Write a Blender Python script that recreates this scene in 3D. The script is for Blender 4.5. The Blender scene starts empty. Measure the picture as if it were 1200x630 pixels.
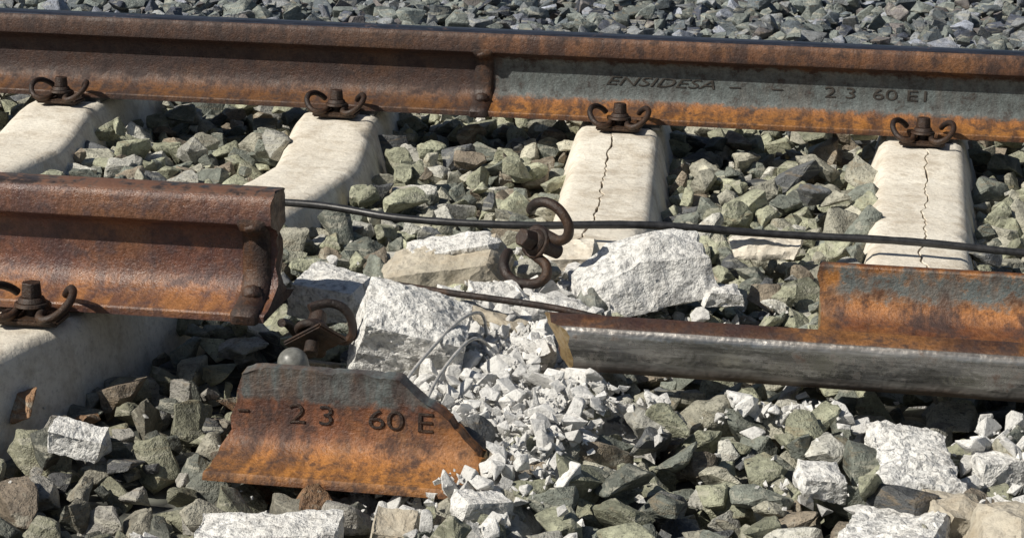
import bpy, bmesh, math, random
import numpy as np
from mathutils import Vector, Matrix, noise, Euler
random.seed(7); rng=np.random.default_rng(11)
S=bpy.context.scene
COL=S.collection
# ------------------------------------------------------------------ helpers
def link(o,parent=None):
    COL.objects.link(o)
    if parent: o.parent=parent
    return o
def empty(name,loc=(0,0,0),rot=(0,0,0)):
    e=bpy.data.objects.new(name,None); e.empty_display_size=.05
    e.location=loc; e.rotation_euler=rot; COL.objects.link(e); return e
def mesh_obj(name,verts,faces,mats,parent=None,smooth=None,mi=None):
    me=bpy.data.meshes.new(name); me.from_pydata([tuple(v) for v in verts],[],faces)
    for m in (mats if isinstance(mats,(list,tuple)) else [mats]): me.materials.append(m)
    if mi is not None: me.polygons.foreach_set('material_index',mi)
    me.update()
    bm=bmesh.new(); bm.from_mesh(me); bmesh.ops.recalc_face_normals(bm,faces=bm.faces); bm.to_mesh(me); bm.free()
    if smooth is not None:
        me.shade_smooth(); me.set_sharp_from_angle(angle=math.radians(smooth))
    return link(bpy.data.objects.new(name,me),parent)
def bm_obj(name,bm,mat,parent=None,smooth=None):
    me=bpy.data.meshes.new(name); bmesh.ops.recalc_face_normals(bm,faces=bm.faces); bm.to_mesh(me); bm.free()
    me.materials.append(mat)
    if smooth is not None:
        me.shade_smooth(); me.set_sharp_from_angle(angle=math.radians(smooth))
    return link(bpy.data.objects.new(name,me),parent)
def catmull(P,n=8):
    P=[Vector(p) for p in P]; Q=[P[0]*2-P[1]]+P+[P[-1]*2-P[-2]]; out=[]
    for i in range(1,len(Q)-2):
        a,b,c,d=Q[i-1:i+3]
        for k in range(n):
            t=k/n
            out.append(.5*((2*b)+(c-a)*t+(2*a-5*b+4*c-d)*t*t+(3*b-a-3*c+d)*t**3))
    out.append(P[-1]); return out
def tube(name,P,r,mat,parent=None,n=8,seg=12,wob=0):
    C=catmull(P,n); V=[];F=[]
    prev=None
    for i,c in enumerate(C):
        t=(C[min(i+1,len(C)-1)]-C[max(i-1,0)]).normalized()
        if prev is None:
            a=t.orthogonal().normalized()
        else:
            a=(prev-t*prev.dot(t)).normalized()
        prev=a; b=t.cross(a)
        rr=r*(1+wob*noise.noise(c*60))
        for k in range(seg):
            an=2*math.pi*k/seg; V.append(c+(a*math.cos(an)+b*math.sin(an))*rr)
    m=len(C)
    for i in range(m-1):
        for k in range(seg):
            F.append((i*seg+k,i*seg+(k+1)%seg,(i+1)*seg+(k+1)%seg,(i+1)*seg+k))
    F.append(tuple(range(seg))[::-1]); F.append(tuple((m-1)*seg+k for k in range(seg)))
    return mesh_obj(name,V,F,mat,parent,smooth=50)
# ------------------------------------------------------------------ node helper
class N:
    def __init__(s,name):
        s.m=bpy.data.materials.new(name); s.m.use_nodes=True; s.t=s.m.node_tree
        s.t.nodes.clear(); s.out=s.t.nodes.new('ShaderNodeOutputMaterial')
        s.b=s.t.nodes.new('ShaderNodeBsdfPrincipled'); s.l(s.b.outputs[0],s.out.inputs[0])
        s.tc=s.t.nodes.new('ShaderNodeTexCoord').outputs['Object']
    def l(s,a,b): s.t.links.new(a,b)
    def set(s,k,v):
        i=s.b.inputs[k]
        if isinstance(v,bpy.types.NodeSocket): s.l(v,i)
        else: i.default_value=v
    def mapv(s,vec,sc=(1,1,1),loc=(0,0,0),rot=(0,0,0)):
        n=s.t.nodes.new('ShaderNodeMapping'); s.l(vec,n.inputs[0]); n.inputs['Scale'].default_value=sc
        n.inputs['Location'].default_value=loc; n.inputs['Rotation'].default_value=rot; return n.outputs[0]
    def noise(s,sc,det=4,rough=.6,vec=None,dist=0):
        n=s.t.nodes.new('ShaderNodeTexNoise'); s.l(vec or s.tc,n.inputs['Vector'])
        n.inputs['Scale'].default_value=sc; n.inputs['Detail'].default_value=min(det,5); n.inputs['Roughness'].default_value=rough
        n.inputs['Distortion'].default_value=dist
        return n.outputs['Fac']
    def vor(s,sc,vec=None,feat='F1',out='Distance'):
        n=s.t.nodes.new('ShaderNodeTexVoronoi'); n.feature=feat; s.l(vec or s.tc,n.inputs['Vector']); n.inputs['Scale'].default_value=sc
        return n.outputs[out]
    def ramp(s,f,stops,interp='LINEAR'):
        n=s.t.nodes.new('ShaderNodeValToRGB'); s.l(f,n.inputs[0]); e=n.color_ramp.elements; n.color_ramp.interpolation=interp
        for i,(p,c) in enumerate(stops):
            el=e[i] if i<2 else e.new(p)
            el.position=p; el.color=(*c,1) if hasattr(c,'__len__') else (c,c,c,1)
        return n.outputs[0]
    def mix(s,f,a,b,mode='MIX'):
        n=s.t.nodes.new('ShaderNodeMix'); n.data_type='RGBA'; n.blend_type=mode; n.clamp_factor=True
        for v,i in ((f,0),(a,6),(b,7)):
            if isinstance(v,bpy.types.NodeSocket): s.l(v,n.inputs[i])
            elif i==0: n.inputs[0].default_value=v
            else: n.inputs[i].default_value=(*v,1) if hasattr(v,'__len__') else (v,v,v,1)
        return n.outputs[2]
    def math(s,op,a,b=0.,c=0.):
        n=s.t.nodes.new('ShaderNodeMath'); n.operation=op
        for v,i in ((a,0),(b,1),(c,2)):
            if isinstance(v,bpy.types.NodeSocket): s.l(v,n.inputs[i])
            else: n.inputs[i].default_value=v
        return n.outputs[0]
    def sep(s,v):
        n=s.t.nodes.new('ShaderNodeSeparateXYZ'); s.l(v,n.inputs[0]); return n.outputs
    def mr(s,f,a,b,c=0.,d=1.):
        n=s.t.nodes.new('ShaderNodeMapRange'); s.l(f,n.inputs[0])
        for i,v in zip((1,2,3,4),(a,b,c,d)): n.inputs[i].default_value=v
        return n.outputs[0]
    def bump(s,h,dist,strength=1.,prev=None):
        n=s.t.nodes.new('ShaderNodeBump'); s.l(h,n.inputs['Height']); n.inputs['Distance'].default_value=dist; n.inputs['Strength'].default_value=strength
        if prev: s.l(prev,n.inputs['Normal'])
        return n.outputs[0]
def rust(name,zone=True,grey=None,bright=1.,rough=(.42,.8),purple=0.,webdark=1.,gk=.3,g0=.45,headk=1.,xdark=None,orange=.55):
    n=N(name); x,y,z=n.sep(n.tc)
    big=n.noise(5,5,.65); fine=n.noise(160,4,.7); sp=n.noise(38,5,.7)
    drip=n.noise(9,5,.65,n.mapv(n.tc,(4,1,.8)))
    def c(r,g,b,k=1): return (r*bright*k,g*bright*k,b*bright*k)
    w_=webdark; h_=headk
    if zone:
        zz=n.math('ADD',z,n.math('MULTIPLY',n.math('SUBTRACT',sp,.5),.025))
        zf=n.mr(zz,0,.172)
        base=n.ramp(zf,[(0,c(.15,.05,.014)),(.07,c(.48,.20,.045)),(.17,c(.43,.165,.038)),(.27,c(.18,.063,.022,w_)),(.60,c(.12,.043,.022,w_)),(.72,c(.07,.03,.018)),(.78,c(.18,.075,.034,h_)),(.93,c(.24,.105,.048,h_)),(1.,c(.15,.08,.05,h_))])  # rust by height; the dark stop below the head is painted-in shade
    else:
        base=n.ramp(big,[(.3,c(.08,.035,.02)),(.5,c(.22,.088,.032)),(.7,c(.38,.175,.06))])
    base=n.mix(n.ramp(drip,[(.42,0.),(.60,.8)]),base,c(.05,.022,.017))
    base=n.mix(n.ramp(big,[(.50,0.),(.66,orange)]),base,c(.42,.18,.045))
    base=n.mix(n.ramp(sp,[(.50,0.),(.62,.75)]),base,c(.042,.022,.019))
    if purple: base=n.mix(purple,base,(.15,.085,.09))
    if xdark:
        base=n.mix(n.mr(x,xdark-.02,xdark,.6,0.),base,(.035,.019,.017))
    if grey:
        x0,x1,z0,z1=grey
        w=n.math('MULTIPLY',n.math('SUBTRACT',sp,.5),.04)
        zw=n.math('ADD',z,w); xw=n.math('ADD',x,n.math('MULTIPLY',w,2.))
        g=n.math('MULTIPLY',n.mr(zw,z0-.004,z0+.004),n.mr(zw,z1+.004,z1-.004))
        g=n.math('MULTIPLY',g,n.math('MULTIPLY',n.mr(xw,x0-.01,x0+.01),n.mr(xw,x1+.01,x1-.01)))
        g=n.math('MULTIPLY',g,n.ramp(drip,[(g0,1.),(g0+.3,gk)]))
        g=n.math('MULTIPLY',g,n.ramp(sp,[(.57,1.),(.70,.35)]))
        gc=n.mix(n.ramp(sp,[(.4,0.),(.65,1.)]),(.145,.17,.168),(.09,.102,.10))
        base=n.mix(g,base,gc)
    base=n.mix(.5,base,n.ramp(fine,[(.35,.2),(.62,1.)]),'MULTIPLY')
    n.set('Base Color',base)
    n.set('Roughness',n.ramp(sp,[(.35,rough[0]),(.65,rough[1])]))
    n.set('Specular IOR Level',.6)
    b=n.bump(n.noise(240,4,.7),.0016,.9); b=n.bump(sp,.003,.8,b)
    n.set('Normal',b); return n.m
def polished(name,col=(.30,.31,.33),rough=(.22,.5),rustcol=(.14,.06,.03),amount=.5,met=.85,edge=False):
    n=N(name); st=n.noise(14,5,.7,n.mapv(n.tc,(.6,9,9))); sp=n.noise(60,5,.7); bg=n.noise(5,5,.7)
    k=n.ramp(n.math('ADD',n.math('MULTIPLY',sp,.5),n.math('MULTIPLY',bg,.5)),[(amount,0.),(amount+.09,.85)])
    if edge:
        x,y,z=n.sep(n.tc); yy=n.math('ADD',y,n.math('MULTIPLY',n.math('SUBTRACT',bg,.5),.035))
        k=n.math('MAXIMUM',k,n.mr(yy,-.010,-.028,0.,.95))
        k=n.math('MAXIMUM',k,n.mr(yy,.022,.034,0.,.4))
    c=n.mix(n.ramp(st,[(.35,0.),(.65,1.)]),tuple(v*.45 for v in col),col)
    n.set('Base Color',n.mix(k,c,rustcol)); n.set('Metallic',n.mr(k,0,1,met,.1))
    n.set('Roughness',n.mr(n.math('ADD',st,k),.3,1.2,rough[0],rough[1]+.2))
    b=n.bump(n.noise(180,4,.7),.0006,.7); n.set('Normal',n.bump(bg,.014,.7,b)); return n.m
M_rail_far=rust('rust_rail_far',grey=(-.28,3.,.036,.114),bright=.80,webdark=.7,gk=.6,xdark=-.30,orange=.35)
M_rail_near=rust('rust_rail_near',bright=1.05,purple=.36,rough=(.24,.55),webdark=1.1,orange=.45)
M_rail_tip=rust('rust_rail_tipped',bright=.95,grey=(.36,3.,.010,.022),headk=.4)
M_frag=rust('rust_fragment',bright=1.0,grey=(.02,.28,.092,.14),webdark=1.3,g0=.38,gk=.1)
M_rust=rust('rust_clip',zone=False,bright=.21)
M_rustl=rust('rust_weld',zone=False,bright=.42)
M_run=polished('running_surface_dull',col=(.14,.15,.185),rough=(.3,.5),rustcol=(.12,.055,.035),amount=.56)
M_run_near=polished('running_surface_rusty',col=(.24,.18,.15),rough=(.28,.5),rustcol=(.16,.07,.04),amount=.45)
M_run_tip=polished('running_surface_bright',col=(.48,.47,.45),rough=(.16,.34),rustcol=(.085,.052,.035),amount=.53,met=.85,edge=True)
M_dark=rust('lettering_rust',zone=False,bright=.22)
def m_fract():
    n=N('fracture_steel'); f=n.noise(60,5,.75)
    n.set('Base Color',n.ramp(f,[(.3,(.16,.10,.05)),(.5,(.42,.30,.15)),(.7,(.5,.42,.3))])); n.set('Roughness',.5); n.set('Metallic',.35)
    n.set('Normal',n.bump(n.noise(120,5,.8),.004,1)); return n.m
M_fr=m_fract()
def concrete(name,c1,c2,c3,stain=.3,ag=70,agk=.5,bd=.004):
    n=N(name); a=n.noise(7,5,.65); f=n.noise(90,5,.75); v=n.vor(ag)
    base=n.mix(n.ramp(a,[(.35,0.),(.65,1.)]),c1,c2)
    base=n.mix(n.math('MULTIPLY',n.ramp(f,[(.48,0.),(.66,1.)]),agk),base,c3)
    base=n.mix(n.math('MULTIPLY',n.ramp(v,[(.0,1.),(.28,0.)]),agk*.7),base,tuple(k*.55 for k in c3))
    base=n.mix(n.math('MULTIPLY',n.ramp(n.noise(16,5,.7,n.mapv(n.tc,(1,1,1),(5,5,5))),[(.48,0.),(.66,1.)]),stain),base,(.32,.24,.15))
    n.set('Base Color',base); n.set('Roughness',.92); n.set('Specular IOR Level',.25)
    b=n.bump(f,bd*.5,.8); b=n.bump(n.noise(28,5,.7),bd*1.6,.8,b); n.set('Normal',b); return n.m
M_slp=concrete('sleeper_concrete',(.82,.77,.67),(.70,.64,.54),(.46,.41,.34),.45,110,.5,.003)
M_brk=concrete('broken_concrete',(.84,.83,.80),(.72,.71,.68),(.22,.22,.22),.12,75,.85,.010)
M_brt=concrete('cast_face_concrete',(.56,.51,.42),(.42,.38,.30),(.26,.23,.19),.4,90,.5,.005)
def m_plain(name,c,r,met=0,bd=.0006):
    n=N(name); f=n.noise(60,5,.7)
    n.set('Base Color',n.mix(n.ramp(f,[(.4,0.),(.65,1.)]),c,tuple(k*1.9+.01 for k in c))); n.set('Roughness',r); n.set('Metallic',met)
    n.set('Normal',n.bump(f,bd,.6)); return n.m
M_cable=m_plain('cable_rubber',(.014,.014,.015),.38)
M_plast=m_plain('plastic_guide',(.03,.03,.03),.6)
M_wire=m_plain('wire_steel',(.36,.35,.33),.45,.3)
M_dome=m_plain('dowel_plastic',(.12,.12,.11),.4)
M_crack=m_plain('crack_inner_concrete',(.20,.165,.125),.95)
M_letg=m_plain('lettering_grey',(.028,.024,.020),.7)
# ------------------------------------------------------------------ rails
half=[(75,0),(75,9),(73,11.5),(60,14),(45,18),(32,23.5),(22,30),(14,39),(10,50),(8.6,65),(8.25,85),(8.8,100),(11,110),(16,117.5),(24,121.5),(33,125.5),(36,128),(36.5,132),(35.6,157),(34,162.5),(30,167),(22,170),(11,171.7),(0,172)]
half=[(a/1000,b/1000) for a,b in half]
def full(h=half):
    r=[(-a,b) for a,b in h]; l=[(a,b) for a,b in h[:-1]][::-1]
    return r+l
PROF=full()
def sweep(name,prof,xs,mats,parent,runz=.1655,capfn=None):
    V=[];F=[];MI=[];m=len(prof)
    for i,x in enumerate(xs):
        for j,(y,z) in enumerate(prof):
            dx=capfn(i,y,z) if capfn else 0
            V.append((x+dx,y,z))
    for i in range(len(xs)-1):
        for j in range(m):
            k=(j+1)%m
            F.append((i*m+j,i*m+k,(i+1)*m+k,(i+1)*m+j))
            MI.append(1 if (prof[j][1]+prof[k][1])/2>runz and len(mats)>1 else 0)
    F.append(tuple(range(m))); F.append(tuple((len(xs)-1)*m+j for j in range(m))[::-1]); MI+=[len(mats)-1]*2
    return mesh_obj(name,V,F,mats,parent,smooth=38,mi=MI)
def collar(x,w,parent,name='weld_collar',am=1.):
    xs=[x-w,x-w*.8,x-w*.35,x+w*.35,x+w*.8,x+w]; amp=[a*am for a in (.001,.006,.008,.008,.006,.001)]
    pts=[p for p in PROF if p[1]<.150]
    nrm=[]
    for j,(y,z) in enumerate(pts):
        a=pts[max(j-1,0)]; b=pts[min(j+1,len(pts)-1)]
        t=Vector((b[0]-a[0],b[1]-a[1])).normalized(); nn=Vector((-t[1],t[0]))
        if (nn[0]*y)<0: nn=-nn
        nrm.append(nn)
    V=[];F=[];m=len(pts)
    for i,xx in enumerate(xs):
        for j,(y,z) in enumerate(pts):
            k=.35 if z>.126 else 1.
            if z<.001: nn=Vector((0.6 if y>0 else -.6,-.3))
            else: nn=nrm[j]
            o=nn*amp[i]*k*(1+.4*noise.noise(Vector((xx*60,y*40,z*40))))
            V.append((xx,y+o[0],z+o[1]))
    for i in range(len(xs)-1):
        for j in range(m-1): F.append((i*m+j,i*m+j+1,(i+1)*m+j+1,(i+1)*m+j))
    o=mesh_obj(name,V,F,M_rustl,parent,smooth=50)
    for (yy,zz,rx,rz) in ((-.028,.122,.016,.010),(-.034,.030,.015,.012)):
        bm=bmesh.new(); bmesh.ops.create_icosphere(bm,subdivisions=3,radius=1)
        for v in bm.verts:
            v.co=Vector((x+v.co.x*rx,yy+v.co.y*.013,zz+v.co.z*rz))+v.co*.003*noise.noise(v.co*3)
        bm_obj('riser_stub',bm,M_rustl,parent,smooth=60)
    return o
def text(body,x,y,z,h,width,mat,parent,shear=0,rotx=math.pi/2,ext=.0016,name='lettering'):
    cu=bpy.data.curves.new('t','FONT'); cu.body=body; cu.size=h*1.35; cu.extrude=ext; cu.shear=shear; cu.bevel_depth=.0003
    cu.offset=-.0004
    o=bpy.data.objects.new('t',cu); COL.objects.link(o); bpy.context.view_layer.update()
    dg=bpy.context.evaluated_depsgraph_get(); me=bpy.data.meshes.new_from_object(o.evaluated_get(dg))
    bpy.data.objects.remove(o)
    xs=[v.co.x for v in me.vertices]; sx=width/(max(xs)-min(xs))
    for v in me.vertices: v.co.x=(v.co.x-min(xs))*sx
    me.materials.clear(); me.materials.append(mat)
    t=link(bpy.data.objects.new(name,me),parent); t.location=(x,y,z); t.rotation_euler=(rotx,0,0); return t
def frange(a,b,n): return [a+(b-a)*i/(n-1) for i in range(n)]
R1=empty('railway_rail')
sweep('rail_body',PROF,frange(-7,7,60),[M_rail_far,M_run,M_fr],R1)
collar(-.308,.020,R1)
text('ENSIDESA',-.05,-.0088,.068,.020,.225,M_letg,R1,shear=.35,ext=.0011)
text('-  -',.205,-.0088,.068,.018,.11,M_letg,R1,ext=.0011)
text('2 3  60 E1',.40,-.0088,.062,.024,.205,M_letg,R1,ext=.0011)
R2=empty('railway_rail',(0,-1.61,0))
def capn(i,y,z): return .008*noise.noise(Vector((3,y*60,z*60))) if i==39 else 0
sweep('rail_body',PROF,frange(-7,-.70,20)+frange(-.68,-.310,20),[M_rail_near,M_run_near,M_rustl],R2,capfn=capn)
collar(-.340,.020,R2,am=1.1)
# tipped rail on the right : running surface towards the viewer side
R3=empty('broken_rail_piece',(.095,-1.470,.010),(math.radians(102),-.014,-.060))
XS=frange(.345,3.5,30)
def capt(i,y,z):
    if i>0 or z>.112: return 0
    return .010*noise.noise(Vector((9,y*45,z*45)))
sweep('full_section',PROF,XS,[M_rail_tip,M_run_tip,M_fr],R3,capfn=capt,runz=.162)
hp=[p for p in half if p[1]>.1]; HP=full(hp)
def caph(i,y,z):
    if i>3: return 0
    k=(1,.6,.3,.1)[i]
    return k*(.022*noise.noise(Vector((19,y*50,z*50)))+.040*max(0,(z-.118)/.054)**1.5-.03*(y/.036)*.4)
sweep('head_section',HP,[-.015,0.,.015,.03]+frange(.06,.345,6),[M_rail_tip,M_run_tip,M_fr],R3,capfn=caph,runz=.162)
# fragment with foot and web
R4=empty('broken_rail_fragment',(-.290,-1.965,-.105),(math.radians(-5),0,math.radians(-.5)))
def frag():
    L=.335; nx=90; top=.132
    fr=[(a,b*1.0) for a,b in half if b<.11]
    prof=[(-a,b) for a,b in fr]; zs=[.11,.12,.126,.132]
    prof+=[(-.0095-.004*((z-.10)/.04)**2,z) for z in zs]
    prof+=[(.0095+.004*((z-.10)/.04)**2,z) for z in zs[::-1]]
    prof+=[(a,b) for a,b in fr][::-1]
    V=[];m=len(prof)
    for i in range(nx):
        x=L*i/(nx-1); t=x/L
        h=top if t<.52 else .036+(top-.036)*(1-((t-.52)/.48)**1.75)
        if t<.10: h=top-.010*(1-t/.10)**2
        h+=.006*noise.noise(Vector((x*30,1,2)))+.0025*noise.noise(Vector((x*150,1,2)))
        for j,(y,z) in enumerate(prof):
            zz=min(z,h+((.004+.003*noise.noise(Vector((x*80,4,4)))) if y>0 else 0))
            xx=x+(1-t)*.034*(zz/top)
            if i in (0,nx-1): xx+=.006*noise.noise(Vector((5,y*50,z*50)))
            V.append((xx,y,zz))
    F=[];MI=[]
    for i in range(nx-1):
        for j in range(m):
            k=(j+1)%m
            F.append((i*m+j,i*m+k,(i+1)*m+k,(i+1)*m+j)); MI.append(0)
    F.append(tuple(range(m))); F.append(tuple((nx-1)*m+j for j in range(m))[::-1]); MI+=[1,1]
    return mesh_obj('web_and_foot',V,F,[M_frag,M_fr],R4,smooth=40,mi=MI)
frag()
text('2 3   60 E',.090,-.0086,.064,.026,.182,M_dark,R4,ext=.0014)
text('-',.024,-.0086,.068,.024,.014,M_dark,R4)
# ------------------------------------------------------------------ sleepers
def ztop(y):
    def s(a,b,t):
        t=min(1,max(0,(t-a)/(b-a))); return t*t*(3-2*t)
    d=min(abs(y),abs(y+1.61)); return -.010-.022*s(.16,.42,d)
SLP=[]
def sleeper(xc,y0,y1,crack=None,seed=0,ends=0.,side=lambda y:.065):
    E=empty('railway_sleeper')
    n=int((y1-y0)/.012); V=[];F=[];MI=[]
    for i in range(n+1):
        y=y0+(y1-y0)*i/n; cx=xc(y); zt=ztop(y); sd_=side(y)
        hw=.078+.004*noise.noise(Vector((seed,y*3,0))); d=.2
        w=0;dep=0;c=0
        if crack:
            a,b,w0,co=crack
            if a<y<b:
                k=min(1,(y-a)/.05,(b-y)/.05); w=w0*k*(.35+1.*abs(noise.noise(Vector((seed+4,y*14,0)))));dep=.010*k
            c=co+.016*noise.noise(Vector((seed+7,y*7,1)))+.008*noise.noise(Vector((seed+7,y*30,1)))+.003*noise.noise(Vector((seed,y*110,1)))
        r=.010
        nz=lambda k: .0015*noise.noise(Vector((seed+k,y*20,3)))
        ch=.006*max(0,noise.noise(Vector((seed+2,y*11,3)))-.15)*4
        row=[(-hw-sd_,zt-d),(-hw-.008,zt-r*1.6),(-hw+.002,zt-.004+nz(1)),(-hw+.012,zt+nz(2)),(-hw*.5,zt+nz(3)),(c-w/2-.001,zt+nz(4)),(c-w/2,zt-.002),(c-w*.2,zt-dep-.001),(c+w*.2,zt-dep-.001),(c+w/2,zt-.002+(.0015 if w else 0)),(c+w/2+.001,zt+nz(4)+(.0015 if w else 0)),(hw*.5,zt+nz(5)),(hw-.012-ch,zt+nz(6)),(hw-.002-ch,zt-.004),(hw+.008,zt-r*1.6-ch),(hw+sd_,zt-d)]
        if not crack: row=[q for k,q in enumerate(row) if k not in (5,6,7,8,9,10)]
        for x,z in row:
            yy=y
            if ends and (i<6): yy+=ends*(1-i/6)*noise.noise(Vector((x*25,z*25,seed)))*1.2
            V.append((cx+x,yy,z))
        m=len(row)
    for i in range(n):
        for j in range(m):
            k=(j+1)%m; F.append((i*m+j,i*m+k,(i+1)*m+k,(i+1)*m+j)); MI.append(1 if crack and j in (6,7,8) else 0)
    F.append(tuple(range(m))); F.append(tuple(n*m+j for j in range(m))[::-1]); MI+=[2,2]
    mesh_obj('concrete_body',V,F,[M_slp,M_crack,M_brk],E,smooth=35,mi=MI)
    SLP.append((xc,y0,y1,side)); return E
def pw(*pts):
    def f(y):
        ys=[p[0] for p in pts]; xs=[p[1] for p in pts]; return float(np.interp(y,ys,xs))
    return f
S1=pw((-2.6,-1.24),(-1.6,-1.2),(-.45,-1.155),(-.11,-1.2),(.6,-1.22))
S2=pw((-2.6,-.86),(-1.95,-.735),(-1.72,-.66),(-1.2,-.60),(-.5,-.545),(-.11,-.6),(.6,-.66))
S3=pw((-2.,.0),(-.8,.045),(-.11,-.012),(.6,-.05))
S4=pw((-1.4,.58),(-.9,.585),(-.11,.6),(.6,.62))
sleeper(lambda y:-1.8,-2.4,.6,seed=1)
sleeper(S1,-2.4,.6,seed=11)
sleeper(S2,-2.4,.6,seed=21,side=lambda y:float(np.interp(y,[-1.5,-1.2],[.028,.065])))
sleeper(S3,-1.06,.6,(-1.07,-.14,.0050,-.012),seed=31,ends=.09)
sleeper(S4,-1.38,.6,(-1.39,-.14,.0040,.008),seed=41,ends=.05)
sleeper(lambda y:1.2,-2.4,.6,seed=51)
for xc in (-2.4,-3.,-3.6,1.8,2.4,3.0):
    sleeper((lambda c:(lambda y:c))(xc),-2.4 if xc<0 else -2.3,.6,seed=xc*7)
# ------------------------------------------------------------------ clips
def hexbolt(parent,loc=(0,0,.012)):
    bm=bmesh.new()
    bmesh.ops.create_cone(bm,cap_ends=True,segments=24,radius1=.027,radius2=.025,depth=.006,matrix=Matrix.Translation((0,0,.004)))
    bmesh.ops.create_cone(bm,cap_ends=True,segments=24,radius1=.022,radius2=.018,depth=.008,matrix=Matrix.Translation((0,0,.011)))
    bmesh.ops.create_cone(bm,cap_ends=True,segments=6,radius1=.0170,radius2=.0150,depth=.022,matrix=Matrix.Translation((0,0,.026))@Matrix.Rotation(.3,4,'Z'))
    bmesh.ops.create_cone(bm,cap_ends=True,segments=16,radius1=.012,radius2=.012,depth=.05,matrix=Matrix.Translation((0,0,-.02)))
    bmesh.ops.bevel(bm,geom=bm.edges[:],offset=.0012,segments=1,affect='EDGES')
    o=bm_obj('screw',bm,M_rust,parent,smooth=30); o.location=loc; return o
def spring(parent,r=.0066):
    hf=[(0,.028,.010),(.017,.020,.010),(.019,-.008,.008),(.022,-.032,.004),(.036,-.044,.004),(.053,-.040,.012),(.065,-.022,.026),(.065,-.002,.036),(.056,.018,.037),(.045,.034,.029),(.038,.044,.020)]
    P=[(-a,b,c) for a,b,c in hf[:0:-1]]+hf
    return tube('spring_clamp',P,r,M_rust,parent,n=7,seg=12)
def clip(loc,rotz=0,rot=None,plate=True,bolt=True,sc=.90,r=.0063):
    E=empty('rail_fastening_clip',loc,rot if rot else (0,0,rotz)); E.scale=(sc,)*3
    spring(E,r)
    if bolt: hexbolt(E)
    if plate:
        bm=bmesh.new(); bmesh.ops.create_cube(bm,size=1,matrix=Matrix.Translation((0,-.004,-.005))@Matrix.Diagonal((.10,.06,.010,1)))
        bmesh.ops.bevel(bm,geom=bm.edges[:],offset=.003,segments=2,affect='EDGES')
        bm_obj('guide_plate',bm,M_rust,E)
    return E
for k,X in enumerate([-3.,-2.4,-1.8,-1.2,-.6,-.008,.6,1.2,1.8,2.4]):
    e=clip((X,-.113,.004),rotz=random.uniform(-.06,.06)); e=clip((X,.113,.004),rotz=math.pi)
for X in (-2.4,-1.8,-1.2,-.63):
    clip((X,-1.723,.004),rotz=.03,sc=.92); clip((X,-1.497,.004),rotz=math.pi,sc=.92)
for X in (-1.8,-1.2,-.6,0,.6,1.2):
    pe=mesh_obj('rail_pad',[(X+a,b,c) for a in (-.07,.07) for b in (-.070,.070) for c in (-.012,-.0005)],[(0,1,3,2),(4,6,7,5),(0,2,6,4),(1,5,7,3),(0,4,5,1),(2,3,7,6)],M_plast)
def orient(zv,xv):
    z=Vector(zv).normalized(); x=Vector(xv); x=(x-z*x.dot(z)).normalized(); y=z.cross(x)
    return Matrix((x,y,z)).transposed().to_euler()
clip((.008,-1.250,.024),rot=orient((-.62,-.66,.42),(.42,.15,.88)),plate=False,sc=.98,r=.0082)
clip((-.245,-1.675,-.018),rot=(math.radians(40),math.radians(30),math.radians(150)),plate=True,bolt=True,sc=.82,r=.0075)
bm=bmesh.new(); bmesh.ops.create_uvsphere(bm,u_segments=20,v_segments=12,radius=.021)
for v in bm.verts:
    if v.co.z<0: v.co.z*=2.0
dm=bm_obj('sleeper_dowel',bm,M_dome,None,smooth=60); dm.location=(-.250,-1.765,-.028); dm.rotation_euler=(.3,-.2,0)
# ------------------------------------------------------------------ cable, rod, wires
tube('black_cable',[(-3.,-1.02,-.03),(-1.6,-1.0,-.02),(-.9,-.97,-.015),(-.485,-.95,-.001),(-.27,-.985,-.009),(-.077,-1.0,-.006),(.14,-.985,.003),(.34,-.965,-.005),(.56,-.968,-.004),(.745,-.978,-.010),(1.1,-1.0,-.02),(2.5,-1.02,-.03)],.0065,M_cable,n=10,wob=.15)
tube('steel_rod',[(-.185,-1.42,-.006),(-.1,-1.46,-.002),(.05,-1.495,-.004),(.13,-1.51,-.012)],.0050,M_rust,n=8)
tube('prestressing_wire',[(-.095,-1.86,-.045),(-.080,-1.79,-.018),(-.058,-1.69,.004),(-.042,-1.63,.012),(-.03,-1.57,.0),(-.025,-1.55,-.04)],.0024,M_wire)
tube('prestressing_wire',[(-.055,-1.90,-.06),(-.045,-1.80,-.022),(-.022,-1.68,-.004),(.0,-1.62,-.04)],.0024,M_wire)
# ------------------------------------------------------------------ height map and stones
CX0,CY0,RES=-2.7,-2.75,.01; NX,NY=440,640
gx=CX0+np.arange(NX)*RES; gy=CY0+np.arange(NY)*RES
XX,YY=np.meshgrid(gx,gy,indexing='ij')
def sm(a,b,t): t=np.clip((t-a)/(b-a),0,1); return t*t*(3-2*t)
T=-.058+0*XX
front=sm(1.6,2.0,-YY); T=T-.02*front
left=sm(.0,.35,-XX)*sm(1.35,1.7,-YY); T=T-.028*left
under=((abs(YY)<.12)|((abs(YY+1.61)<.13)&(XX<-.25)))
T=np.where(under,np.minimum(T-.018,-.07),T)
T=T+.012*sm(.15,.5,YY)
tipz=(YY>-1.70)&(YY<-1.44)&(XX>.06); T=np.where(tipz,T-.035,T)
fragz=(YY>-2.05)&(YY<-1.90)&(XX>-.31)&(XX<.06); T=np.where(fragz,-.125,T)
BASE=T-.085
H=BASE.copy()
for xc,y0,y1,sdf in SLP:
    for j,y in enumerate(gy):
        if y0<=y<=y1:
            d=np.abs(gx-xc(y)); zt=ztop(y); sd_=sdf(y)
            hgt=np.where(d<.08,zt,zt-(d-.08)/sd_*.19)
            hgt=np.where(d<.08+sd_,hgt,-9); H[:,j]=np.maximum(H[:,j],hgt)
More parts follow.
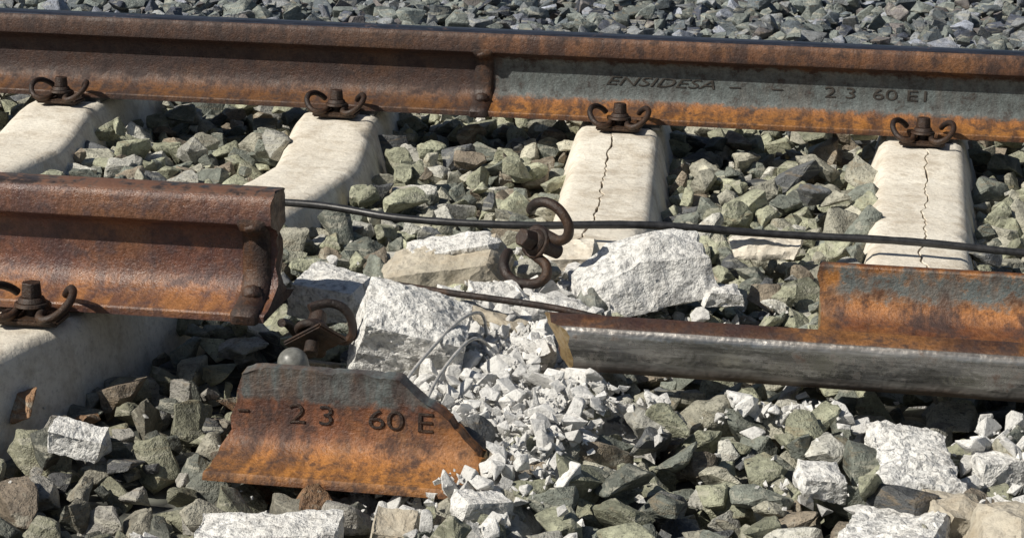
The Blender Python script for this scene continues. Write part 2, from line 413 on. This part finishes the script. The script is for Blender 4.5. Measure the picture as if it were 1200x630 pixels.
def proto(seed,npts,lvl):
    rs=random.Random(seed); bm=bmesh.new()
    sc=(1,rs.uniform(.64,.95),rs.uniform(.48,.76))
    for _ in range(npts):
        d=Vector((rs.gauss(0,1),rs.gauss(0,1),rs.gauss(0,1))); 
        q=(abs(d.x)**4+abs(d.y)**4+abs(d.z)**4)**(1/4); d=d/q*rs.uniform(.84,1.06)
        bm.verts.new((d.x*sc[0],d.y*sc[1],d.z*sc[2]))
    r=bmesh.ops.convex_hull(bm,input=bm.verts[:])
    dl=[g for g in r['geom_interior']+r['geom_unused'] if isinstance(g,bmesh.types.BMVert)]
    bmesh.ops.delete(bm,geom=list(set(dl)),context='VERTS')
    bmesh.ops.dissolve_limit(bm,angle_limit=math.radians(12),verts=bm.verts[:],edges=bm.edges[:])
    if lvl>0: bmesh.ops.bevel(bm,geom=bm.edges[:],offset=.05,segments=1,affect='EDGES',clamp_overlap=True)
    bmesh.ops.triangulate(bm,faces=bm.faces[:])
    if lvl>1:
        for _ in range(2):
            ed=[e for e in bm.edges if e.calc_length()>.26]
            bmesh.ops.subdivide_edges(bm,edges=ed,cuts=1)
            bmesh.ops.triangulate(bm,faces=bm.faces[:])
        o=Vector((seed*3.1,1,2))
        for v in bm.verts:
            v.co+=v.co.normalized()*(.07*noise.noise(v.co*2.6+o)+.055*noise.noise(v.co*6+o))
    bm.verts.index_update(); bm.faces.ensure_lookup_table()
    V=np.array([v.co[:] for v in bm.verts]); Fc=np.array([[v.index for v in f.verts] for f in bm.faces]); bm.free()
    return V,Fc
PL={2:[proto(i,rs,2) for i,rs in zip(range(60),[9,10,12,14]*15)],1:[proto(100+i,rs,1) for i,rs in zip(range(24),[8,10,12]*8)],0:[proto(200+i,8,0) for i in range(16)]}
def rotm(yaw,tx,ty):
    return np.array((Matrix.Rotation(yaw,3,'Z')@Matrix.Rotation(tx,3,'X')@Matrix.Rotation(ty,3,'Y')@Matrix.Rotation(random.uniform(0,6.28),3,'Z')))
class Merge:
    def __init__(s): s.V=[];s.F=[];s.C=[];s.n=0
    def add(s,lvl,c,r,col,flat=1.,tilt=.38):
        V,F=random.choice(PL[lvl]); R=rotm(random.uniform(0,6.28),random.gauss(0,tilt),random.gauss(0,tilt))
        W=(V*r)@R.T; W[:,2]*=flat; W+=c
        s.V.append(W); s.F.append(F+s.n); s.C.append(np.tile(np.array([*col,1.]),(len(V),1))); s.n+=len(V)
    def build(s,name,mat):
        V=np.concatenate(s.V).astype(np.float32);F=np.concatenate(s.F).astype(np.int32);C=np.concatenate(s.C).astype(np.float32)
        me=bpy.data.meshes.new(name); me.vertices.add(len(V)); me.vertices.foreach_set('co',V.ravel())
        me.loops.add(F.size); me.loops.foreach_set('vertex_index',F.ravel())
        me.polygons.add(len(F)); me.polygons.foreach_set('loop_start',np.arange(0,F.size,3,dtype=np.int32))
        at=me.attributes.new('tint','FLOAT_COLOR','POINT'); at.data.foreach_set('color',C.ravel())
        me.materials.append(mat); me.update(calc_edges=True); me.validate()
        me.shade_smooth(); me.set_sharp_from_angle(angle=math.radians(24))
        print(name,len(V),len(F))
        return link(bpy.data.objects.new(name,me))
def drop(x,y,r,sink=.55,upd=True,cap=None):
    i=int((x-CX0)/RES); j=int((y-CY0)/RES); k=max(1,int(r/RES+.5))
    if i-k<0 or j-k<0 or i+k+1>NX or j+k+1>NY: return None
    sub=H[i-k:i+k+1,j-k:j+k+1]; dx=XX[i-k:i+k+1,j-k:j+k+1]-x; dy=YY[i-k:i+k+1,j-k:j+k+1]-y
    d2=(dx*dx+dy*dy)/(r*r); m=d2<.6 if k>1 else d2<2
    h=sub[m]
    if h.size==0: return None
    z=.5*h.mean()+.5*h.max(); zc=z+sink*r*.62
    if cap is not None and zc>T[i,j]+cap: return None
    if upd:
        topo=zc+r*.62*np.sqrt(np.clip(1-d2,0,1)); np.maximum(sub,np.where(d2<1,topo,-9),out=sub)
    return zc
def tint(x,y):
    t=random.random()
    if t<.34: c=(.33,.335,.24)
    elif t<.56: c=(.19,.205,.175)
    elif t<.76: c=(.40,.385,.31)
    elif t<.84: c=(.27,.225,.17)
    elif t<.93: c=(.50,.49,.44)
    else: c=(.11,.115,.12)
    k=random.uniform(.65,1.28)
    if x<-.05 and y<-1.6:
        k*=.62; c=(c[0]*1.0,c[1]*.97,c[2]*.97)  # front-left dimness: shade put into the stone colour
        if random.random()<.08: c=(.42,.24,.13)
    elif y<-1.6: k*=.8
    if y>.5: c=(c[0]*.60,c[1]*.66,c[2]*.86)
    w=max(0,1-((x-.01)/.15)**2-((y+1.6)/.5)**2)*.8*random.random()
    return tuple(c[i]*k*(1-w)+w*(.62,.61,.58)[i] for i in range(3))
def bounds(y):
    d=y+4.45
    return .478-.43*d-.22, .478+.10*d+.45
ball=Merge(); cnt=0; fails=0
ys=rng.random(500000); xs_=rng.random(500000); ci=0
while cnt<19000 and fails<900 and ci<499000:
    best=None
    for _ in range(5):
        y=CY0+.05+ys[ci]*(NY*RES-.1); lo,hi=bounds(y); x=-2.65+xs_[ci]*4.3; ci+=1
        if x<lo or x>hi or x>1.6: continue
        i=int((x-CX0)/RES); j=int((y-CY0)/RES); df=T[i,j]-H[i,j]
        if best is None or df>best[0]: best=(df,x,y,i,j)
    if best is None: continue
    df,x,y,i,j=best
    if df<.008: fails+=1; continue
    fails=max(0,fails-1)
    r=float(np.clip(rng.lognormal(math.log(.0232),.34),.010,.040))
    if df<.02: r=min(r,.020)
    z=drop(x,y,r)
    if z is None: continue
    if z-T[i,j]>.022: continue
    lvl=2 if y<.15 else 1
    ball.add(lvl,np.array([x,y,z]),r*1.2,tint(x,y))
    cnt+=1
print('stones',cnt,'ci',ci)
def m_stone(name):
    n=N(name); a=n.t.nodes.new('ShaderNodeAttribute'); a.attribute_name='tint'
    vm=n.t.nodes.new('ShaderNodeVectorMath'); vm.operation='MULTIPLY_ADD'; n.l(a.outputs['Color'],vm.inputs[0]); vm.inputs[1].default_value=(37,53,71); n.l(n.tc,vm.inputs[2]); v=vm.outputs[0]
    f=n.noise(30,5,.75,v); g=n.noise(170,3,.75,v); st=n.noise(14,4,.7,n.mapv(v,(1,1,5),rot=(.6,.3,0)),.6)
    base=n.mix(1.,a.outputs['Color'],n.ramp(f,[(.3,.45),(.5,1.),(.68,1.5)]),'MULTIPLY')
    base=n.mix(n.ramp(st,[(.54,0.),(.64,.6)]),base,(.46,.44,.36))
    base=n.mix(n.ramp(g,[(.55,0.),(.66,.65)]),base,(.05,.055,.048))
    base=n.mix(n.ramp(st,[(.32,.45),(.42,0.)]),base,(.26,.19,.11))
    n.set('Base Color',base); n.set('Roughness',n.ramp(f,[(.3,.5),(.7,.85)])); n.set('Specular IOR Level',.45)
    b=n.bump(g,.003,.9); n.set('Normal',n.bump(f,.010,.9,b)); return n.m
ball.build('ballast_gravel',m_stone('ballast_stone'))
# ------------------------------------------------------------------ crushed concrete
def m_crush(attr=True):
    n=N('crushed_concrete_white' if attr else 'crushed_concrete_powder')
    f=n.noise(110,5,.75)
    if attr:
        a=n.t.nodes.new('ShaderNodeAttribute'); a.attribute_name='tint'; c=a.outputs['Color']
    else: c=n.ramp(n.noise(30,5,.7),[(.35,(.58,.56,.52)),(.6,(.80,.79,.75))])
    base=n.mix(1.,c,n.ramp(f,[(.33,.6),(.5,1.)]),'MULTIPLY')
    n.set('Base Color',base); n.set('Roughness',.95); n.set('Normal',n.bump(f,.006 if attr else .012,.9)); return n.m
V=[];F=[];nx,ny=130,260
DX0,DX1,DY0,DY1=-.22,.24,-2.12,-1.08
for i in range(nx):
    for j in range(ny):
        x=DX0+(DX1-DX0)*i/(nx-1); y=DY0+(DY1-DY0)*j/(ny-1)
        cx=np.interp(y,[-2.1,-1.8,-1.5,-1.3,-1.1],[.07,.025,.0,-.01,-.0]); w=np.interp(y,[-2.1,-1.95,-1.7,-1.5,-1.1],[.05,.095,.15,.12,.09])
        k=max(0,1-((x-cx)/w)**2)*min(1,(y-DY0)/.1,(DY1-y)/.1)
        q=Vector((x,y,0))
        a=int((x-CX0)/RES); b=int((y-CY0)/RES)
        z=max(T[a,b],-.095)-.05+.054*k**.5+.012*noise.noise(q*14)+.012*noise.noise(q*40)+.005*noise.noise(q*120)
        V.append((x,y,z)); H[a,b]=max(H[a,b],z)
for i in range(nx-1):
    for j in range(ny-1): F.append((i*ny+j,(i+1)*ny+j,(i+1)*ny+j+1,i*ny+j+1))
mesh_obj('concrete_dust',V,F,m_crush(False),None,smooth=60)
crush=Merge()
def wcol():
    k=random.uniform(.60,.88); return (k,k*.985,k*.95)
def blob(cx,cy,sx,sy,n,r0,r1,yaw=0,cap=.022):
    for _ in range(n):
        a=random.gauss(0,1)*sx; b=random.gauss(0,1)*sy
        if abs(a)>2.2*sx or abs(b)>2.2*sy: continue
        x=cx+a*math.cos(yaw)-b*math.sin(yaw); y=cy+a*math.sin(yaw)+b*math.cos(yaw)
        r=r0+(r1-r0)*random.random()**3.5
        z=drop(x,y,max(r,.006),.3,upd=r>.007,cap=cap)
        if z is None: continue
        crush.add(1 if r>.012 else 0,np.array([x,y,z]),r*1.1,wcol(),tilt=.6)
blob(.02,-1.62,.065,.11,2000,.0025,.022)
blob(.015,-1.78,.070,.09,1900,.0025,.019)
blob(.035,-1.95,.055,.07,800,.0025,.020)
blob(-.06,-1.46,.06,.06,500,.003,.024)
blob(-.01,-1.28,.06,.09,700,.003,.026)
blob(.0,-1.13,.06,.05,250,.003,.02)
blob(.13,-1.71,.06,.02,220,.003,.02)
blob(.42,-1.73,.06,.018,110,.003,.020,cap=.010)
blob(.70,-1.80,.05,.05,200,.003,.022,cap=.012)
blob(.66,-2.0,.05,.08,130,.003,.022,cap=.012)
blob(.44,-1.93,.03,.05,50,.003,.020,cap=.012)
blob(-.14,-2.24,.1,.03,110,.003,.016,cap=.012)
blob(.05,-2.17,.07,.04,60,.003,.016,cap=.012)
blob(.2,-1.25,.10,.07,150,.003,.016)
blob(-.2,-1.25,.09,.08,150,.003,.016)
blob(.1,-1.8,.35,.25,130,.003,.012)
crush.build('crushed_concrete',m_crush())
# ------------------------------------------------------------------ big concrete chunks
def chunk(c,size,rot=(0,0,0),seed=0,mat=None,jit=.16,rough=.0045,extra=5,name='concrete_chunk',groove=0,pts=None):
    rs=random.Random(seed); bm=bmesh.new(); l,w,h=[s/2 for s in size]
    if pts is None:
        pts=[]
        for a in (-1,1):
            for b in (-1,1):
                for d in (-1,1): pts.append((a*l*(1-rs.random()*jit*2),b*w*(1-rs.random()*jit*2),d*h*(1-rs.random()*jit*2)))
        for _ in range(extra):
            k=rs.randrange(3); q=[rs.uniform(-.6,.6)*l,rs.uniform(-.6,.6)*w,rs.uniform(-.6,.6)*h]; q[k]=(l,w,h)[k]*rs.choice((-1,1))*rs.uniform(.98,1.1); pts.append(q)
    for p in pts: bm.verts.new(p)
    r=bmesh.ops.convex_hull(bm,input=bm.verts[:])
    dl=[g for g in r['geom_interior']+r['geom_unused'] if isinstance(g,bmesh.types.BMVert)]
    bmesh.ops.delete(bm,geom=list(set(dl)),context='VERTS')
    for _ in range(6):
        tgt=max(.0042,max(size)/46)
        ed=[e for e in bm.edges if e.calc_length()>tgt*1.5]
        if not ed: break
        bmesh.ops.subdivide_edges(bm,edges=ed,cuts=1); bmesh.ops.triangulate(bm,faces=bm.faces[:])
    bm.normal_update(); o=Vector((seed*1.7,3,5))
    for v in bm.verts:
        nn=v.normal; q=v.co
        rid=1-abs(noise.noise(q*26+o))*3
        d=rough*(1.5*noise.noise(q*12+o)+.5*max(-1,rid)+.35*noise.noise(q*90+o)+.3*noise.noise(q*230+o))
        if groove: d+=groove*math.sin(q.y*190+noise.noise(q*30)*2)
        v.co=q+nn*d
    ob=bm_obj(name,bm,mat or M_brk,None,smooth=22); ob.location=c; ob.rotation_euler=rot; return ob
R_=math.radians
chunk((.155,-1.255,-.012),(.21,.12,.115),(R_(-14),R_(-10),R_(28)),5,rough=.0040,groove=.0028,pts=[(-.105,-.055,-.05),(-.095,.05,-.05),(.10,-.058,-.05),(.105,.06,-.045),(-.10,-.045,-.005),(-.085,.045,.018),(-.02,.06,.056),(.085,.062,.052),(.106,.01,.040),(.095,-.056,.004),(-.01,-.052,.022),(.03,-.02,.052)])
chunk((-.120,-1.635,-.030),(.16,.13,.130),(R_(20),R_(12),R_(10)),8,jit=.14,extra=4,rough=.006)
chunk((-.275,-1.46,-.015),(.12,.09,.06),(R_(8),R_(5),R_(-15)),9)
chunk((-.150,-1.22,-.030),(.19,.11,.055),(R_(10),R_(-10),R_(8)),12,mat=M_brt)
chunk((-.145,-1.19,-.008),(.15,.07,.03),(R_(10),R_(-12),R_(5)),13)
chunk((.285,-1.27,-.035),(.065,.05,.03),(0,0,.3),14)
chunk((.335,-.93,-.035),(.13,.07,.03),(0,0,-.1),15,mat=M_slp)
chunk((-.05,-1.33,-.050),(.09,.07,.05),(.2,.1,.5),16)
chunk((.03,-1.10,-.035),(.09,.08,.05),(.2,-.1,.2),17,mat=M_slp)
chunk((-.03,-1.47,-.050),(.12,.06,.05),(.1,.2,-.1),18,mat=M_brt)
chunk((.05,-1.38,-.05),(.09,.06,.05),(.1,.2,.4),19)
chunk((.04,-1.56,-.055),(.07,.05,.05),(.3,.1,.2),20)
chunk((.07,-1.83,-.075),(.06,.05,.035),(.1,.1,.2),41)
chunk((.0,-1.90,-.075),(.05,.04,.035),(.1,.3,.7),42)
chunk((.565,-1.88,-.098),(.11,.22,.10),(R_(3),R_(3),R_(8)),23,jit=.2,rough=.009,extra=6,name='sleeper_fragment')
chunk((.545,-2.12,-.105),(.13,.24,.11),(R_(-4),R_(-5),R_(-8)),33,jit=.2,rough=.009,extra=6,name='sleeper_fragment')
chunk((.61,-2.02,-.088),(.07,.10,.06),(.1,.3,.5),43,mat=M_brt)
chunk((.69,-2.10,-.085),(.12,.13,.08),(R_(5),R_(8),R_(20)),24,mat=M_brt)
chunk((.455,-1.95,-.075),(.055,.06,.035),(.2,.1,.3),25)
chunk((.67,-1.82,-.085),(.07,.06,.04),(.1,.1,.3),26)
chunk((-.16,-2.21,-.098),(.17,.08,.05),(R_(6),R_(-4),R_(5)),27)
chunk((-.02,-2.18,-.095),(.06,.05,.05),(.3,.1,.2),28,mat=M_brt)
chunk((-.47,-1.98,-.082),(.080,.045,.036),(.2,.2,.1),29)
chunk((-.215,-1.83,-.060),(.13,.07,.06),(.3,.1,.1),30,mat=M_brt)
chunk((.065,-2.10,-.085),(.07,.05,.035),(.1,.1,.6),31)
# ------------------------------------------------------------------ ground
def m_ground():
    n=N('ground_gravel'); v=n.vor(22,out='Color'); d=n.vor(22)
    c=n.ramp(n.sep(v)[0],[(.0,(.05,.055,.05)),(.5,(.12,.125,.105)),(1.,(.2,.2,.17))])
    c=n.mix(n.ramp(d,[(.3,0.),(.7,.9)]),c,(.015,.015,.014)); n.set('Base Color',c); n.set('Roughness',.9)
    n.set('Normal',n.bump(d,-.02,.8)); return n.m
g=300; mesh_obj('ground',[(-g,-g,-.155),(g,-g,-.155),(g,g,-.155),(-g,g,-.155)],[(0,1,2,3)],m_ground())
# ------------------------------------------------------------------ light
EL,AZ=math.radians(42),math.radians(36)
sd=Vector((-math.cos(EL)*math.cos(AZ),-math.cos(EL)*math.sin(AZ),math.sin(EL)))
sun=bpy.data.lights.new('sun','SUN'); sun.energy=5.; sun.angle=math.radians(.5); sun.color=(1,.945,.84)
so=bpy.data.objects.new('sun',sun); COL.objects.link(so); so.rotation_euler=sd.to_track_quat('Z','Y').to_euler(); so.location=sd*10
W=bpy.data.worlds.new('World'); S.world=W; W.use_nodes=True; nt=W.node_tree; nt.nodes.clear()
sk=nt.nodes.new('ShaderNodeTexSky'); sk.sky_type='NISHITA'; sk.sun_disc=False; sk.sun_elevation=EL; sk.sun_rotation=math.atan2(sd.x,sd.y)%(2*math.pi)
bg=nt.nodes.new('ShaderNodeBackground'); bg.inputs[1].default_value=.05; wo=nt.nodes.new('ShaderNodeOutputWorld')
nt.links.new(sk.outputs[0],bg.inputs[0]); nt.links.new(bg.outputs[0],wo.inputs[0])
S.view_settings.view_transform='Standard'; S.view_settings.look='None'; S.view_settings.exposure=0
# ------------------------------------------------------------------ camera
psi,th,ro,f=-.1605,.2522,.0189,2544.8
fw=Vector((math.sin(psi)*math.cos(th),math.cos(psi)*math.cos(th),-math.sin(th)))
r=Vector((math.cos(psi),-math.sin(psi),0)); u=r.cross(fw)
Rr=r*math.cos(ro)+u*math.sin(ro); U=-r*math.sin(ro)+u*math.cos(ro)
cd=bpy.data.cameras.new('camera'); cd.sensor_width=36; cd.sensor_fit='HORIZONTAL'; cd.lens=f/1200*36; cd.clip_start=.05; cd.clip_end=1000
co=bpy.data.objects.new('camera',cd); COL.objects.link(co)
m=Matrix((Rr,U,-fw)).transposed().to_4x4(); m.translation=Vector((.478,-4.4512,.82)); co.matrix_world=m
S.camera=co
